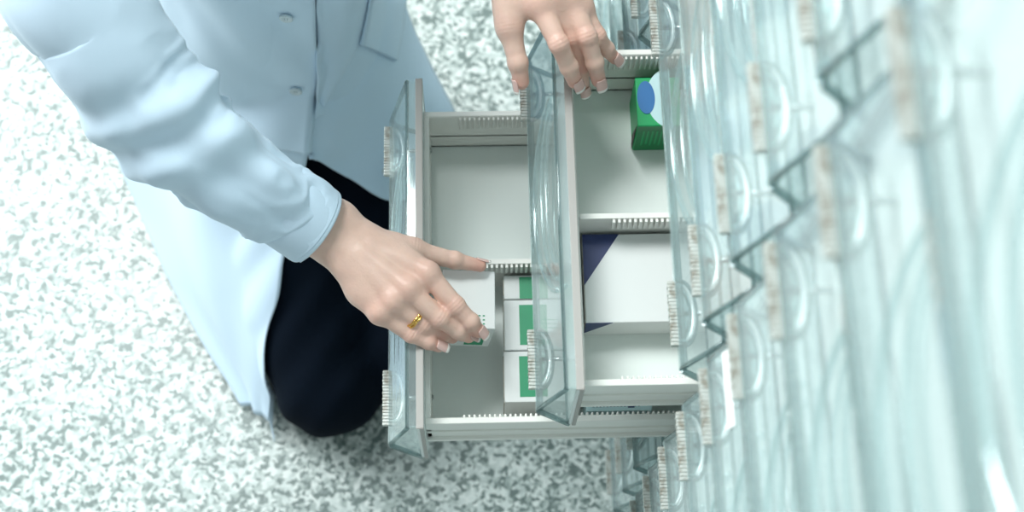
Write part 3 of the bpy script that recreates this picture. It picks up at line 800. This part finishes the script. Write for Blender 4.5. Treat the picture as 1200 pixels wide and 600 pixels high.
SL, _ = sleeve([(np.array(Lsh) + (0, .03, .01), .062, 1), (np.array(Lsh) * .5 + Lel * .5, .056, 1), (np.array(Lel), .050, 1), (Lel * .5 + la * .5, .043, 1), (la * .55 + wl * .45, .036, .9)], seed=7, n=80)
add_grid(SL, True)
me = bpy.data.meshes.new('lab_coat'); me.from_pydata(CV, [], CF); me.update()
coat = link('lab_coat', me, M['coat'], person, smooth=True)
md = coat.modifiers.new('s', 'SOLIDIFY'); md.thickness = .0012; md.offset = 1
# cuffs
def cuff(C, G0, name='cuff'):
    G = []
    n = len(G0) - 1; c = np.array([x[:3] for x in C]) if C is not None else None
    last = G0[-1]; prev = G0[-14]; ax = last.mean(0) - prev.mean(0); ax /= np.linalg.norm(ax); cen = last.mean(0)
    for t, g in ((-.040, .99), (-.0385, 1.03), (-.02, 1.03), (.002, 1.03), (.0035, 1.02), (.0035, .995), (-.012, .98)):
        G.append(cen + (last - cen) * g + ax * t)
    G = np.array(G); nv, nu = G.shape[:2]; F = []
    for j in range(nv - 1):
        for i in range(nu): F.append((j * nu + i, j * nu + (i + 1) % nu, (j + 1) * nu + (i + 1) % nu, (j + 1) * nu + i))
    me = bpy.data.meshes.new(name); me.from_pydata(G.reshape(-1, 3).tolist(), [], F); me.update()
    return link(name, me, M['coat'], coat, smooth=True)
cuff(SC, SR); cuff(None, SL)
# loose corner of the cuff
bm = bmesh.new()
q = [at(338, 292, -.125), at(352, 308, -.130), at(364, 300, -.128), at(362, 278, -.118), at(345, 280, -.112)]
slab(bm, q, (0, 0, 1), .0014); bmesh.ops.recalc_face_normals(bm, faces=bm.faces)
link('cuff_corner', bm, M['coat'], coat)
# breast/hip pocket on the left front
def on(Pg, u, v, lift):
    nv, nu = Pg.shape[0] - 1, Pg.shape[1] - 1; j = v * nv; i = u * nu; j0 = min(int(j), nv - 1); i0 = min(int(i), nu - 1)
    a = Pg[j0, i0]; b = Pg[j0, i0 + 1]; c = Pg[j0 + 1, i0]; n = np.cross(b - a, c - a); n /= np.linalg.norm(n); n *= np.sign(n[2]) or 1
    return a + (b - a) * (i - i0) + (c - a) * (j - j0) + n * lift
PK = on_coat(13, [[(434, -20), (474, -20)], [(427, 20), (470, 28)], [(420, 51), (462, 71)]], .0032)
bm = bmesh.new(); rows = [[bm.verts.new(q) for q in r] for r in PK]
for j in range(len(rows) - 1):
    for i in range(12): bm.faces.new((rows[j][i], rows[j][i + 1], rows[j + 1][i + 1], rows[j + 1][i])).smooth = True
o = link('pocket', bm, M['coat'], coat); md = o.modifiers.new('s', 'SOLIDIFY'); md.thickness = .0032; md.offset = 0
# buttons
def button(p, n, r=.0068):
    p = Vector(p); n = Vector(n).normalized(); q = n.to_track_quat('X', 'Z')
    bm = bmesh.new(); lathe_x(bm, [(-.001, 0), (-.001, r), (.0012, r), (.0018, r * .86), (.0010, r * .6), (.0010, 0)], 28)
    o = link('button', bm, M['button'], coat, smooth=True); o.location = p; o.rotation_euler = q.to_euler()
    bm = bmesh.new()
    for a in range(4):
        c, s = math.cos(a * PI / 2 + .7) * .0018, math.sin(a * PI / 2 + .7) * .0018; tube(bm, [(.0008, c, s), (.0014, c, s)], .0007, 6)
    link('thread_hole', bm, M['pin'], o)
for v in (.055 + .19, .66): 
    pass
def btn_at(u, v):     # nearest placket vertex to the place
    best = min(((pix(P3[j, i])[0] - u) ** 2 + (pix(P3[j, i])[1] - v) ** 2, j, i) for j in range(P3.shape[0]) for i in range(P3.shape[1]))
    j, i = best[1], best[2]; c = P3[j, i]; i2 = min(i + 1, P3.shape[1] - 1); j2 = min(j + 1, P3.shape[0] - 1)
    n = np.cross(P3[j, i2] - P3[j, max(i - 1, 0)], P3[j2, i] - P3[max(j - 1, 0), i]); n /= np.linalg.norm(n)
    if n @ (np.array(CAM) - c) < 0: n = -n
    button(c + n * .003, n)
btn_at(337, 20); btn_at(346, 105)
button(at(455, 205, -.525) + Vector((0, 0, .01)), (0, -.2, 1))
# white sticker hanging below a near knob
bm = bmesh.new(); box(bm, -.0003, .0003, -.0255, .0255, -.0055, .0055)
o = link('label_sticker', bm, M['sticker']); o.location = (.0110 - .0025, -.352, H + .0375 + .0005); o.rotation_euler = (0, math.atan(.019 / .077), 0)
tag(o, 'narrow white sticker on a clear drawer front between two near finger pulls', 'label')
